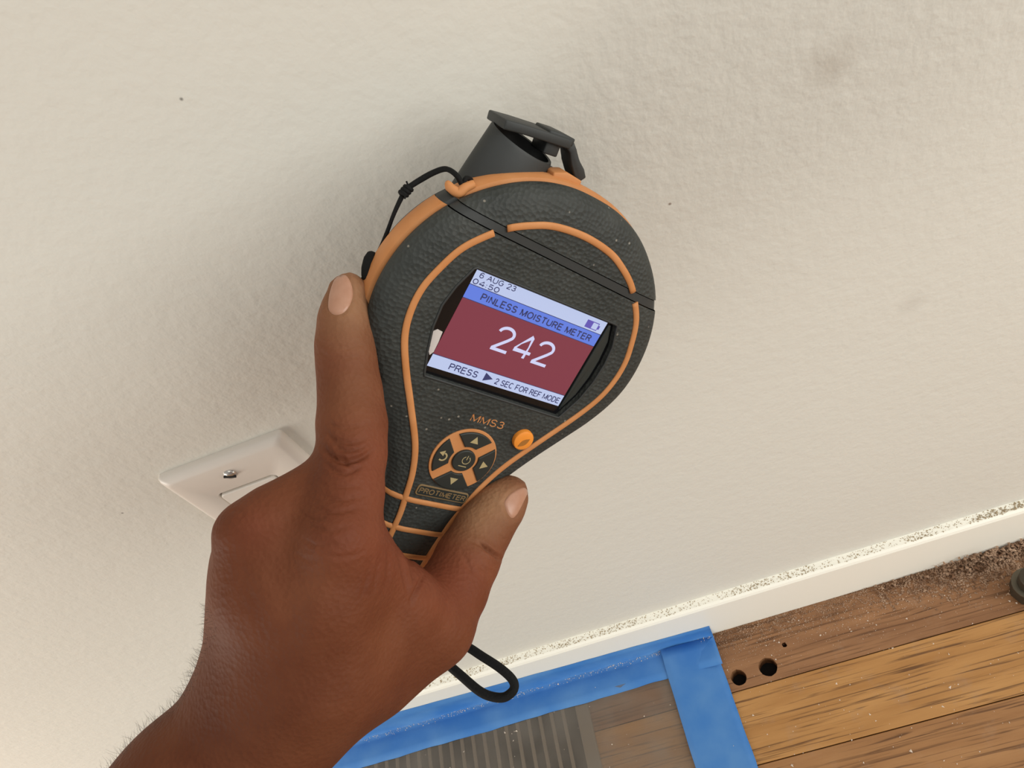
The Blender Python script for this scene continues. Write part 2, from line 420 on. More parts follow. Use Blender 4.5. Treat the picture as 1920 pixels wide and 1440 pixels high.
tape_w = new_obj('masking_tape', strip_mesh('masking_tape', rowsP), M_tape)
tag(tape_w, 'strip of blue masking tape along the foot of the baseboard', 'tape', 'blue masking tape strips')
rowsP = []
for k in range(60):
    y = -.0115 - .50 * k / 59
    e = wob(y * .8, .0007)
    rowsP.append([(txi + (tx1 - txi) * t + e * (1 if t > .5 else .6), y, .0052 - .0042 * t * t + .0005 * (1 + wob(y + t * 2)) * math.sin(math.pi * t)) for t in (0, .12, .3, .5, .7, .88, 1)])
tape_f = new_obj('masking_tape', strip_mesh('masking_tape_b', rowsP), M_tape)
tag(tape_f, 'strip of blue masking tape running from the baseboard out across the floorboards', 'tape', 'blue masking tape strips')
for o in (tape_w, tape_f):
    md = o.modifiers.new('thickness', 'SOLIDIFY'); md.thickness = .00025; md.offset = -1
# floor register
reg = bpy.data.objects.new('floor_register', None); COL.objects.link(reg); reg.location = (-.262, -.100, 0)
tag(reg, 'brown slotted metal floor register under the taped plastic film', 'vent')
RX, RY = .118, .080
bm_obj('frame', prism_bm([(-RX, -RY), (RX, -RY), (RX, RY), (-RX, RY)], .0002, .0032, .0012, [[(-RX + .012, -RY + .012), (-RX + .012, RY - .012), (RX - .012, RY - .012), (RX - .012, -RY + .012)]]), M_reg, reg)
bm_obj('throat', box_bm(-RX + .011, RX - .011, -RY + .011, RY - .011, .0002, .0008), M_regdark, reg)
k = 0; x = -RX + .018
base_slat = None
while x < RX - .014:
    if base_slat is None:
        base_slat = bm_obj('slat', box_bm(-.0016, .0016, -RY + .012, RY - .012, .0008, .0030, .0006), M_reg, reg, loc=(x, 0, 0))
    else:
        s_ = base_slat.copy(); COL.objects.link(s_); s_.parent = reg; s_.location = (x, 0, 0)
    x += .0108
# film
nx, ny = 90, 60; V = []; 
for j in range(ny):
    for i in range(nx):
        x = -.60 + (txi + .012 + .60) * i / (nx - 1); y = -.50 + (.50 - .030) * j / (ny - 1)
        z = .0038 + .00022 * math.sin(x * 90 + y * 30) + .0002 * math.sin(y * 120 - x * 50) + .0002 * math.sin((x + y) * 210)
        V.append((x, y, z))
Fc = [(j * nx + i, j * nx + i + 1, (j + 1) * nx + i + 1, (j + 1) * nx + i) for j in range(ny - 1) for i in range(nx - 1)]
film = new_obj('plastic_film', mesh_pd('plastic_film', V, Fc, True), M_film)
tag(film, 'clear cloudy plastic film taped down over the floor register', 'plastic sheet')

# iron stub at the right and debris --------------------------------------------------
st = floor_pt(1926, 1108)
stub = bpy.data.objects.new('iron_fitting', None); COL.objects.link(stub); stub.location = (st[0], st[1], 0)
tag(stub, 'small dark iron fitting standing on the floorboards in the sawdust', 'fitting')
def lathe_bm(prof, n=24, poly=None):
    bm = bmesh.new(); V = []
    for r, z in prof: V.append([bm.verts.new((r * math.cos(2 * math.pi * k / n), r * math.sin(2 * math.pi * k / n), z)) for k in range(n)])
    for i in range(len(V) - 1):
        for k in range(n): bm.faces.new((V[i][k], V[i][(k + 1) % n], V[i + 1][(k + 1) % n], V[i + 1][k]))
    bm.faces.new(V[-1]); bm.faces.new(V[0][::-1]); return bm
bm_obj('collar', lathe_bm([(.0122, .0001), (.0128, .001), (.0128, .0150), (.0124, .0156)], 8), M_iron, stub)
bm_obj('flange', lathe_bm([(.0128, .0156), (.0132, .0160), (.0130, .0168), (.0095, .0170)]), mat('worn_iron', (.13, .115, .085), .4, .6), stub, True, angle=40)
bm_obj('stem', lathe_bm([(.0094, .0170), (.0094, .0285), (.0086, .0293), (.006, .0293)]), M_iron, stub, True, angle=40)

def bits(name, pts, sizes, m, label, cat, flat=.6):
    """many small angular crumbs in one mesh"""
    V = []; Fc = []
    tet = np.array([(0, 0, 1), (.95, 0, -.3), (-.47, .82, -.3), (-.47, -.82, -.3), (.3, .5, .4)])
    tf = [(0, 1, 4), (4, 1, 2), (0, 4, 2), (0, 2, 3), (0, 3, 1), (1, 3, 2)]
    for p, s in zip(pts, sizes):
        a = random.uniform(0, 6.28); ca, sa = math.cos(a), math.sin(a)
        q = tet * (s * np.array([random.uniform(.6, 1.5), random.uniform(.5, 1.1), flat * random.uniform(.5, 1.2)]))
        q = np.stack([q[:, 0] * ca - q[:, 1] * sa, q[:, 0] * sa + q[:, 1] * ca, q[:, 2]], 1)
        q[:, 2] -= q[:, 2].min(); k = len(V)
        V += [tuple(r) for r in q + np.array(p)]; Fc += [tuple(k + i for i in t) for t in tf]
    o = new_obj(name, mesh_pd(name, V, Fc), m); tag(o, label, cat, kind='stuff'); return o
# sawdust heaped against the baseboard, densest to the right
pts, sz = [], []
for i in range(9000):
    x = random.uniform(-.021, .42); dens = .35 + .65 * min(1, max(0, (x - .02) / .2))
    if abs(x - .10) < .05: dens *= .6
    if random.random() > dens: continue
    y = -BT - abs(random.gauss(0, .0085 + .005 * max(0, min(1, (x - .1) / .1)))) - .0004
    h_ = max(0, .0035 * (1 - (-y - BT) / .012)) * random.random() * (1 if x > .1 else .35)
    if any(math.hypot(x - q[0], y - q[1]) < .009 for q in (h1, h2)): continue
    pts.append((x, y, h_)); sz.append(random.uniform(.0004, .0012) * (1.25 if x > .12 else .8))
for i in range(900):                                              # bigger heap near the iron fitting
    x = random.gauss(.225, .028); y = -BT - abs(random.gauss(0, .010)) - .0008
    if x > .42 or math.hypot(x - st[0], y - st[1]) < .0155: continue
    pts.append((x, y, max(0, .010 * (1 - (-y - BT) / .016)) * random.random())); sz.append(random.uniform(.0008, .0022))
bits('sawdust', pts, sz, M_dust, 'brown sawdust and crumbs lying along the foot of the baseboard', 'sawdust')
pts, sz = [], []
for i in range(1500):
    x = random.uniform(-.35, .35); y = random.uniform(-.30, -.012)
    z = .0008 if x > tx1 else (.0036 if (x < txi and y < -.04) else .0035)
    if x < tx1 and (random.random() < .75): continue
    if any(math.hypot(x - q[0], y - q[1]) < .0085 for q in (h1, h2)): continue
    pts.append((x, y, z if x < tx1 else 0)); sz.append(abs(random.gauss(0, .00045)) + .00018)
for i in range(700):
    x = random.uniform(-.5, tx1); pts.append((x, -BT - abs(random.gauss(.003, .0015)), .0030)); sz.append(random.uniform(.0002, .0007))
for i in range(2600):                                             # fine dust film by the baseboard
    x = random.uniform(tx1, .4); y = -BT - abs(random.gauss(0, .018))
    if any(math.hypot(x - q[0], y - q[1]) < .0085 for q in (h1, h2)): continue
    pts.append((x, y, 0)); sz.append(random.uniform(.00012, .0004))
bits('plaster_chips', pts, sz, M_chip, 'pale plaster crumbs scattered over the floorboards and tape', 'debris')
pts, sz = [], []
for i in range(5200):
    x = random.uniform(-.45, .5)
    if random.random() > .25 + .75 * (.5 + .5 * math.sin(x * 37 + 1.5 * math.sin(x * 90))): continue
    y = -random.uniform(.0003, .0062); pts.append((x, y, BH + .0007 + y * .1)); sz.append(random.uniform(.0002, .0008))
for i in range(60):
    x = random.gauss(.222, .012); pts.append((x, -random.uniform(.001, .006), BH + .0006)); sz.append(random.uniform(.0006, .0016))
bits('ledge_grime', pts, sz, M_grime, 'brown grime and crumbs settled on the top ledge of the baseboard', 'grime')

# ------------------------------------------------------------------ the moisture meter
RM = np.array([[0.78919148, 0.47175944, 0.3932173], [0.24937464, -0.83126306, 0.49680381], [0.5612389, -0.29401491, -0.77367056]])
TM = np.array([0.00384115, -0.0126307, 0.26058732])
meter = bpy.data.objects.new('moisture_meter', None); COL.objects.link(meter)
MM4 = np.eye(4); MM4[:3, :3] = RW @ RM; MM4[:3, 3] = to_w(TM)
meter.matrix_world = Matrix(MM4.tolist())
tag(meter, 'charcoal and orange paddle-shaped moisture meter with a lit colour screen reading 242', 'moisture meter')
def U(px, py, w=0.0):
    """pixel -> meter-local point on the plane w (mm) of the meter"""
    r = ray(px, py); wn = RM[:, 2]; s = (wn @ (TM + wn * w / 1000)) / (wn @ r)
    return RM.T @ (r * s - TM)
mm = .001
half = [(0, 53.6), (11, 52.8), (22, 49.6), (32, 44.0), (41, 36.2), (47.5, 27.5), (52, 17.5), (54.2, 7), (54.2, -3), (51.8, -12), (47, -21.5), (40.5, -31), (33.2, -41.5),
        (27, -51.5), (22, -61), (19, -70), (17.4, -80), (16.8, -92), (17.2, -106), (17.6, -120), (16.4, -131), (11.5, -137), (0, -139)]
ctrl = half + [(-x, y) for x, y in half[-2:0:-1]]
OUT = resample(catmull(ctrl, 12, True), 220, True)
def offs(P, d):
    T = np.roll(P, -1, 0) - np.roll(P, 1, 0); T /= np.linalg.norm(T, axis=1)[:, None]
    N = np.stack([T[:, 1], -T[:, 0]], 1)
    if (N * P).sum() < 0: N = -N
    return P + N * d
def hscale(v):          # the handle is thinner than the head
    return 1.0 if v > -30 else max(.72, 1 - (-30 - v) * .006)
def shell_bm(rings, capface=None, hole=None, tail=None):
    """rings: list of (outward offset mm, w mm); capface 'first' or 'last' closes that ring (with an optional hole)"""
    bm = bmesh.new(); R_ = []
    n = len(OUT)
    for d, w in rings:
        P = offs(OUT, d)
        R_.append([bm.verts.new((p[0] * mm, p[1] * mm, w * mm * (hscale(p[1]) if w < -12 else 1))) for p in P])
    for a, b in zip(R_[:-1], R_[1:]):
        for k in range(n): bm.faces.new((a[k], a[(k + 1) % n], b[(k + 1) % n], b[k]))
    if capface:
        ring = R_[0] if capface == 'first' else R_[-1]
        if hole is None:
            tr = tessellate_polygon([[v.co.copy() for v in ring]]); vs = ring
        else:
            hv = [bm.verts.new((p[0] * mm, p[1] * mm, ring[0].co.z)) for p in hole]
            hd = [bm.verts.new((p[0] * mm * .985, p[1] * mm * .985, ring[0].co.z - .0022)) for p in hole]
            m_ = len(hole)
            for k in range(m_): bm.faces.new((hv[k], hv[(k + 1) % m_], hd[(k + 1) % m_], hd[k]))
            tr = tessellate_polygon([[Vector((v.co.x, v.co.y, 0)) for v in ring], [Vector((v.co.x, v.co.y, 0)) for v in hv]]); vs = ring + hv
        for t in tr:
            try: bm.faces.new([vs[i] for i in t])
            except ValueError: pass
    return bm
def cut(bm, co, no):
    bmesh.ops.bisect_plane(bm, geom=bm.verts[:] + bm.edges[:] + bm.faces[:], dist=1e-7, plane_co=co, plane_no=no, clear_outer=True)
    return bm
win = [(-30.6, 19.2)] + [(-33.6, 11), (-34.9, 4), (-34.2, -4), (-32.0, -12), (-28.9, -20.6)] + [(29.6, -21.4)] + [(33.6, -12), (35.2, -4), (35.4, 4), (34.4, 11), (31.0, 19.2)]
def soft(poly, r=1.2):
    out = []
    for i in range(len(poly)):
        a, b, c = (np.array(poly[(i + k) % len(poly)], float) for k in (-1, 0, 1))
        for t in (1, .3): out.append(tuple(b + (a - b) / np.linalg.norm(a - b) * r * t * .6))
        for t in (.3, 1): out.append(tuple(b + (c - b) / np.linalg.norm(c - b) * r * t * .6))
    return out
WIN = soft(win)
front = [(-.4, -9.0), (.3, -7.2), (.35, -5.6), (-.4, -3.8), (-2.0, -2.2), (-4.5, -1.05), (-7.5, -.45), (-10.0, -.1), (-12.0, 0)]
UPN, LON = Vector((.03, 1, 0)), Vector((.035, 1, 0))
UPC, LOC = Vector((0, .0335, 0)), Vector((0, .0302, 0))
def part(name, bm, m, parent=meter, angle=35, label=None):
    o = bm_obj(name, bm, m, parent, True, angle=angle)
    if label: o['label'] = label
    return o
part('front_shell', cut(shell_bm(front, 'last', WIN), LOC, LON), M_rub)
part('cap_shell', cut(shell_bm(front, 'last', WIN), UPC, -UPN), M_rub)
strapf = [(d - .35, w - .35) for d, w in front]
part('seam_strip', cut(cut(shell_bm(strapf, 'last', WIN), UPC + Vector((0, -.0003, 0)), UPN), LOC + Vector((0, .0003, 0)), -LON), M_rubs, label='smooth rubber strip between cap and body')
rim = [(-.4, -8.8), (.9, -9.2), (1.6, -11), (1.7, -14), (1.2, -16.6), (.0, -17.6)]
part('bumper_rim', cut(shell_bm(rim), LOC, LON), M_org, label='orange rubber rim')
part('cap_rim', cut(shell_bm(rim), UPC, -UPN), M_org, label='orange rubber rim of the cap')
srim = [(d - .3, w) for d, w in rim]
for sg in (1, -1): part('rim_strip', cut(cut(cut(shell_bm(srim), UPC, UPN), LOC, -LON), Vector((0, 0, 0)), Vector((sg, 0, 0))), M_rubs)
rear = [(-.6, -17.0), (-.4, -20), (-3.4, -27), (-9.0, -35), (-13, -41), (-16, -43)]
part('rear_shell', shell_bm(rear, 'last'), M_rubs)
pad = lathe_bm([(19, -41), (18, -48), (15, -50.9), (9, -52.8), (3, -53.2)], 32)
for v in pad.verts: v.co *= mm; v.co.y += .036
part('sensor_pad', pad, M_rubs)

# orange inlay on the face
inl = [(0, 42), (12, 40.8), (20, 37.9), (27, 34), (33, 28.6), (38, 22.5), (41.3, 15), (43.6, 7), (43.6, -1.5), (41.4, -10), (36, -20), (28.2, -32), (19.5, -45.8), (14.8, -57), (12.4, -67.5), (11.0, -74.5), (10.4, -81), (9.6, -92), (9.3, -104), (7, -112), (0, -114)]
inl_c = catmull(inl + [(-x, y) for x, y in inl[-2:0:-1]], 8, True)
inl_p = resample(inl_c, 260, True)
def face_w(d):   # height of the face at a distance d (mm) inside the outline
    xs = [-r[0] for r in front][::-1]; ws = [r[1] for r in front][::-1]
    return float(np.interp(d, [.0, .4, 2, 4.5, 7.5, 10, 12], [-5.6, -3.8, -2.2, -1.05, -.45, -.1, 0]))
def inside_d(p): return float(np.min(np.linalg.norm(OUT - np.array(p)[None], axis=1)))
inl3 = np.array([(p[0] * mm, p[1] * mm, (face_w(inside_d(p)) + .1) * mm) for p in inl_p])
def seg_tube(name, P, rad, m, flat=(1, .45), parent=meter):
    me = tube_mesh(name, P, rad, 10, False, flat, (0, 0, 1)); return new_obj(name, me, m, parent)
up_v = lambda u: 33.5 - .03 * u
lo_v = lambda u: 30.2 - .035 * u
# start of the list is the top centre, going round the right side
above = np.array([p[1] > up_v(p[0]) - .8 for p in inl_p]); below = np.array([p[1] < lo_v(p[0]) + .6 for p in inl_p])
idx = np.arange(len(inl_p)); first_b = idx[below][0]; last_b = idx[below][-1]
seg_tube('inlay_line', inl3[first_b:last_b + 1], 1.22 * mm, M_org)
k_up = [i for i in idx if above[i]]
kk = sorted([i if i < 130 else i - 260 for i in k_up])
seg_tube('inlay_line', inl3[kk], 1.22 * mm, M_org)
# bands across the handle
def halfw(v):
    m_ = (np.abs(OUT[:, 1] - v) < 1.4) & (OUT[:, 0] > 0); return float(OUT[m_, 0].mean())
for v in (-68.2, -81.0, -92.6):
    A = halfw(v); us = np.r_[-A - .3, -A, np.linspace(-A + .35, A - .35, 22), A, A + .3]
    P = [(u * mm, v * mm, (face_w(max(0, A - abs(u))) - (3 if abs(u) > A + .1 else 0) + .05) * mm) for u in us]
    seg_tube('handle_band', np.array(P), 1.15 * mm, M_org, (1, .5))

# screen ----------------------------------------------------------------------------
def pl(name, poly, z0, z1, m, parent, bev=0, label=None):
    o = bm_obj(name, prism_bm([(x * mm, y * mm) for x, y in poly], z0 * mm, z1 * mm, bev * mm), m, parent)
    if label: o['label'] = label
    return o
glass = pl('screen_glass', soft([(x * 1.0, y * 1.0) for x, y in win], .8), -2.5, -2.0, M_glass, meter)
SX0, SX1, SY1, SY0 = -28.6, 28.2, 18.2, -18.2
sh = SY1 - SY0; xa = lambda t: SX0 + (SX1 - SX0) * t; ya = lambda t: SY1 - sh * t
def band(name, t0, t1, m): return pl(name, [(SX0, ya(t1)), (SX1, ya(t1)), (SX1, ya(t0)), (SX0, ya(t0))], -2.0, -1.9, m, glass)
band('status_bar', 0, .135, M_swhite); band('title_bar', .14, .27, M_sblue); band('reading_field', .275, .855, M_sred); band('hint_bar', .86, .985, M_swhite)
for t in (.1375, .2725, .8575): band('divider', t - .0035, t + .0035, M_stxt)
def arc(cx, cy, rx, ry, a0, a1, n=14): return [(cx + rx * math.cos(math.radians(t)), cy + ry * math.sin(math.radians(t))) for t in np.linspace(a0, a1, n)]
GLYPH = {
 'A': (.66, [[(0, 0), (.33, 1), (.66, 0)], [(.12, .34), (.54, .34)]]), 'C': (.66, [arc(.35, .5, .33, .48, 48, 312, 22)]),
 'D': (.62, [[(0, 0), (0, 1), (.26, 1)] + arc(.26, .5, .35, .5, 85, -85) + [(.26, 0), (-.05, 0)]]),
 'E': (.52, [[(.54, 1), (0, 1), (0, 0), (.55, 0)], [(0, .53), (.48, .53)]]), 'F': (.50, [[(.52, 1), (0, 1), (0, 0)], [(0, .51), (.44, .51)]]),
 'G': (.70, [arc(.36, .5, .34, .48, 48, 320, 22) + [(.66, .5), (.38, .5)]]), 'I': (.05, [[(.02, 0), (.02, 1)]]), 'L': (.48, [[(0, 1), (0, 0), (.5, 0)]]),
 'M': (.74, [[(0, 0), (0, 1), (.37, .08), (.74, 1), (.74, 0)]]), 'N': (.60, [[(0, 0), (0, 1), (.6, 0), (.6, 1)]]),
 'O': (.72, [arc(.36, .5, .36, .49, 90, 450, 28)]), 'P': (.54, [[(0, 0), (0, 1), (.3, 1)] + arc(.3, .75, .25, .25, 85, -85) + [(.3, .5), (0, .5)]]),
 'R': (.58, [[(0, 0), (0, 1), (.3, 1)] + arc(.3, .76, .26, .24, 85, -85) + [(.3, .52), (0, .52)], [(.34, .52), (.58, 0)]]),
 'S': (.56, [arc(.28, .745, .25, .245, 18, 262, 16) + arc(.28, .258, .27, .25, 84, -164, 18)]), 'T': (.58, [[(0, 1), (.58, 1)], [(.29, 1), (.29, 0)]]),
 'U': (.60, [[(0, 1), (0, .32)] + arc(.3, .31, .3, .30, 180, 360, 16) + [(.6, .32), (.6, 1)]]),
 '0': (.52, [arc(.26, .5, .26, .49, 90, 450, 26)]), '2': (.54, [arc(.27, .73, .25, .26, 172, -22, 16) + [(.40, .48), (.03, .02)], [(0, 0), (.55, 0)]]),
 '3': (.52, [arc(.25, .755, .22, .235, 160, -85, 14) + [(.18, .52)], [(.2, .52)] + arc(.25, .265, .265, .26, 82, -162, 16)]),
 '4': (.58, [[(.43, 0), (.43, 1), (.0, .27), (.60, .27)]]), '5': (.52, [[(.48, 1), (.11, 1), (.05, .5)] + arc(.26, .31, .26, .30, 128, -152, 16)]),
 '6': (.52, [arc(.27, .31, .25, .30, 0, 360, 22), [(.02, .36)] + arc(.29, .62, .26, .37, 195, 40, 14)]), ':': (.05, [[(.02, .08), (.02, .22)], [(.02, .55), (.02, .69)]]), ' ': (.16, [])}
def text(body, x0, x1, y0, h, m, parent, w=-1.88, name='lettering', bold=.13, gap=.22):
    """stroke lettering: baseline starts at (x0, y0) mm, cap height h, spread to end at x1"""
    tot = sum(GLYPH[c][0] for c in body) + gap * (len(body) - 1); sx = (x1 - x0) / tot; V = []; Fc = []; pen = 0
    hw_ = bold * h / 2
    for c in body:
        wd, strokes = GLYPH[c]
        for st_ in strokes:
            P = np.array([((pen + p[0]) * sx + x0, y0 + p[1] * (h - 2 * hw_) + hw_) for p in st_]); n = len(P)
            d_ = np.diff(P, axis=0); d_ /= np.linalg.norm(d_, axis=1)[:, None] + 1e-12
            k0 = len(V)
            for i in range(n):
                a_ = d_[max(i - 1, 0)]; b_2 = d_[min(i, n - 2)]; na = np.array([-a_[1], a_[0]]); nb = np.array([-b_2[1], b_2[0]])
                mt = na + nb; L2 = mt @ mt
                mt = mt * (2 / L2) if L2 > .9 else nb * 1.3
                for sg in (1, -1): V.append((*(P[i] + mt * hw_ * sg), w)); V.append((*(P[i] + mt * hw_ * sg), w + .06))
            for i in range(n - 1):
                q = k0 + 4 * i; r_ = q + 4
                Fc += [(q + 1, q + 3, r_ + 3, r_ + 1), (q, q + 1, r_ + 1, r_), (q + 2, r_ + 2, r_ + 3, q + 3)]
        pen += wd + gap
    return new_obj(name, mesh_pd(name, np.array(V) * mm, Fc), m, parent)
text('6 AUG 23', -26.8, -12.6, 16.05, 1.95, M_stxt, glass, bold=.14)
text('04:50', -28.0, -18.0, 13.55, 1.95, M_stxt, glass, bold=.16)
text('PINLESS MOISTURE METER', -22.5, 25.0, 9.3, 2.6, M_stxt, glass, bold=.17, gap=.26)
text('242', -10.4, 13.6, -5.2, 9.6, M_snum, glass, bold=.115, gap=.16)
text('PRESS', -20.8, -9.6, -16.75, 2.5, M_stxt, glass, bold=.15)
text('2 SEC FOR REF MODE', -1.9, 27.2, -16.75, 2.35, M_stxt, glass, bold=.14)
pl('lettering', [(-6.8, -16.9), (-3.2, -15.3), (-6.8, -13.7)], -1.9, -1.82, M_stxt, glass)
pl('battery_icon', [(19.8, 13.9), (25.4, 13.9), (25.4, 14.6), (26.1, 14.6), (26.1, 16.0), (25.4, 16.0), (25.4, 16.8), (19.8, 16.8)], -1.9, -1.86, M_sbat, glass)
pl('battery_icon', [(22.7, 14.2), (25.1, 14.2), (25.1, 16.5), (22.7, 16.5)], -1.86, -1.82, M_swhite, glass)
pl('label_residue', [(-33.8, -7.0), (-31.4, -4.6), (-29.3, -4.9), (-28.9, -8.6), (-28.8, -12.4), (-29.6, -13.8), (-30.7, -12.6), (-31.0, -10.6), (-32.3, -10.2), (-32.5, -8.6)], -2.0, -1.8, M_res, glass, label='torn white scrap')
# bevel lip round the window
wl = np.array([(x * mm, y * mm, .05 * mm) for x, y in resample(np.array(WIN), 160, True)])
new_obj('window_lip', tube_mesh('window_lip', wl, .45 * mm, 8, True, (1, .7), (0, 0, 1)), M_rubs, meter)
pl('window_ledge', [(29.2, -18.6), (32.2, -11), (33.4, -3), (33.4, 4), (32.4, 12), (29.8, 17.8), (28.9, 17.8), (28.9, -18.6)], -2.0, -1.3, M_key, meter, .3)

# keys --------------------------------------------------------------------------------
text('MMS3', -4.4, 9.4, -31.9, 3.0, M_org, meter, w=.0, bold=.12)
dp = bpy.data.objects.new('keypad', None); COL.objects.link(dp); dp.parent = meter; dp.location = (.0010, -.0472, 0)
pl('keypad_base', [(12.9 * math.cos(a), 12.9 * math.sin(a)) for a in np.linspace(0, 2 * math.pi, 57)[:-1]], -.2, .55, M_org, dp, .25)
def arc_key(a0):
    r0, r1, g = 5.8, (12.25 if a0 < .1 else 12.7 if a0 > 4 else 11.9), math.radians(36)
    pts = [(r1 * math.cos(a0 + t), r1 * math.sin(a0 + t)) for t in np.linspace(-g, g, 12)] + [(r0 * math.cos(a0 + t), r0 * math.sin(a0 + t)) for t in np.linspace(g * .66, -g * .66, 9)]
    return pl('key', soft(pts, .35) if False else pts, .3, 1.25, M_key, dp, .35)
TRI = lambda cx, cy, a, s: [(cx + s * math.cos(a + t), cy + s * math.sin(a + t)) for t in (0, 2.094, 4.189)]
for a in (90, 0, 270, 180):
    ky = arc_key(math.radians(a)); c = (8.7 * math.cos(math.radians(a)), 8.7 * math.sin(math.radians(a)))
    if a != 180:
        pl('legend', TRI(c[0] * (.98 if a != 90 else .92), c[1], math.radians(a), 1.9), 1.22, 1.34, M_mark, ky)
    else:
        P = np.array([((c[0] - .2 + 1.5 * math.cos(t)) * mm, (c[1] - .3 + 1.5 * math.sin(t)) * mm, 1.27 * mm) for t in np.linspace(-2.2, 1.5, 14)])
        new_obj('legend', tube_mesh('legend', P, .36 * mm, 6, False, (1, .25), (0, 0, 1)), M_mark, ky)
        pl('legend', TRI(c[0] - .9, c[1] + 1.2, math.pi, 1.35), 1.22, 1.34, M_mark, ky)
pk = pl('power_key', [(4.5 * math.cos(a), 4.5 * math.sin(a)) for a in np.linspace(0, 2 * math.pi, 37)[:-1]], .3, 1.45, M_key, dp, .4)
P = np.array([((.6 + 1.55 * math.cos(t)) * mm, (.5 + 1.55 * math.sin(t)) * mm, 1.47 * mm) for t in np.linspace(math.pi / 2 + .5, math.pi / 2 + 2 * math.pi - .5, 24)])
new_obj('legend', tube_mesh('legend', P, .17 * mm, 6, False, (1, .4), (0, 0, 1)), M_mark, pk)
pl('legend', [(.45, .7), (.75, .7), (.75, 2.5), (.45, 2.5)], 1.43, 1.53, M_mark, pk)
pl('legend', [(-1.4, -2.3), (1.9, -2.3), (1.9, -2.0), (-1.4, -2.0)], 1.43, 1.53, M_mark, pk)
bo = [(19.6, -33.2)]
ob_ = bm_obj('round_button', lathe_bm([(4.05, -.2), (4.05, 1.2), (3.85, 1.65), (3.3, 1.85), (1.5, 1.95)], 36), M_obtn, meter, True, angle=40)
ob_.scale = (mm, mm, mm); ob_.location = (.0197, -.0333, 0)
bpy.context.view_layer.update()
lf = [(.2 + 2.6 * s * math.cos(.9) - 1.15 * math.sin(math.pi * (s + 1) / 2) * math.sin(.9) * q, -.6 + 2.6 * s * math.sin(.9) + 1.15 * math.sin(math.pi * (s + 1) / 2) * math.cos(.9) * q) for q, ss in ((1, np.linspace(-1, 1, 9)), (-1, np.linspace(1, -1, 9)[1:-1])) for s in ss]
o_ = bm_obj('leaf_mark', prism_bm(lf, 1.9, 2.02), M_smudge, ob_)
# badge
bdg = pl('badge', [(x, y) for x, y in rrect(10.9, 2.3, 1.3)], -.1, .4, M_badge, meter, .2); bdg.location = (.0006, -.0630, 0)
pl('badge_field', [(x, y) for x, y in rrect(10.3, 1.75, .9)], .3, .5, M_key, bdg)
text('PROTIMETER', -9.7, 9.7, -1.15, 2.3, M_badge, bdg, w=.5, bold=.17)

# top connector with its flap
def uvw(u, v, w): return (u * mm, v * mm, w * mm)
def port():
    bm = bmesh.new(); n = 36; rings = []
    def ring(cu, v0, slope, a, b, cw, vs):
        r = []
        for k in range(n):
            t = 2 * math.pi * k / n; u = cu + a * math.cos(t); w = cw + b * math.sin(t)
            r.append(bm.verts.new(uvw(u, v0 + slope * (w - cw) + vs * (u - cu), w)))
        return r
    cw = -21
    rings = [ring(-25.5, 30, 0, 15.5, 8.6, cw, 0), ring(-25.2, 45, 0, 13.8, 8.8, cw, 0), ring(-24.7, 57.0, -.25, 12.3, 8.8, cw, -.06), ring(-24.7, 58.0, -.25, 11.9, 8.4, cw, -.06),
             ring(-24.7, 57.8, -.25, 10.9, 7.4, cw, -.06), ring(-24.7, 48, 0, 10.2, 6.8, cw, 0)]
    for a, b in zip(rings[:-1], rings[1:]):
        for k in range(n): bm.faces.new((a[k], a[(k + 1) % n], b[(k + 1) % n], b[k]))
    bm.faces.new(rings[-1])
    return bm
port_o = part('probe_port', port(), M_rubs)
def slab(path, w0, w1, th, name, m, parent):
    """flat bar in the u-v plane following path, between depths w0 and w1"""
    P = np.array(path, float); T = np.gradient(P, axis=0); T /= np.linalg.norm(T, axis=1)[:, None]; N = np.stack([-T[:, 1], T[:, 0]], 1)
    th = np.full(len(P), th) if np.isscalar(th) else np.array(th)
    top = P + N * th[:, None] / 2; bot = P - N * th[:, None] / 2
    poly = [tuple(p) for p in top] + [tuple(p) for p in bot[::-1]]
    bm = bmesh.new(); A = [bm.verts.new(uvw(x, y, w0)) for x, y in poly]; B = [bm.verts.new(uvw(x, y, w1)) for x, y in poly]
    n = len(poly); bm.faces.new(A); bm.faces.new(B[::-1])
    for k in range(n): bm.faces.new((A[k], B[k], B[(k + 1) % n], A[(k + 1) % n]))
    bmesh.ops.recalc_face_normals(bm, faces=bm.faces)
    bmesh.ops.bevel(bm, geom=bm.edges[:], offset=.5 * mm, segments=2, affect='EDGES', profile=.5)
    return bm_obj(name, bm, m, parent, True, angle=50)
flap = slab([(-36.6, 60.2), (-30, 61.6), (-22, 63.0), (-12.2, 64.6)], -14.0, -28.5, 3.0, 'port_flap', M_rubs, meter)
slab([(-21, 64.2), (-16, 65.1), (-11.2, 65.4)], -15.0, -26.0, 2.6, 'flap_tab', M_rubs, flap)
slab([(-19.5, 60.6), (-14.2, 61.4)], -16.0, -26.0, 5.0, 'flap_plug', M_rubs, flap)
slab([(-11.8, 64.4), (-9.6, 63.2), (-6.8, 60.4), (-3.6, 58.2), (-1.2, 56.6)], -15.5, -23.5, [3.2, 2.6, 3.2, 4.0, 3.0], 'flap_hinge', M_rubs, flap)
slab([(-14.5, 53.0), (-10, 54.6), (-4.0, 55.2)], -11.0, -18.0, [3.6, 4.2, 2.4], 'hinge_lug', M_org, meter)
# eyelet curl at the cap's shoulder
ey = catmull([U(838, 340, -12), U(845, 352, -10.5), U(860, 361, -9.5), U(872, 352, -9.5), U(888, 345, -10)], 6)
new_obj('cord_eyelet', tube_mesh('cord_eyelet', ey, np.interp(np.linspace(0, 1, len(ey)), [0, .15, .5, 1], [.6, 1.35, 1.7, 1.3]) * mm, 12), M_org, meter)

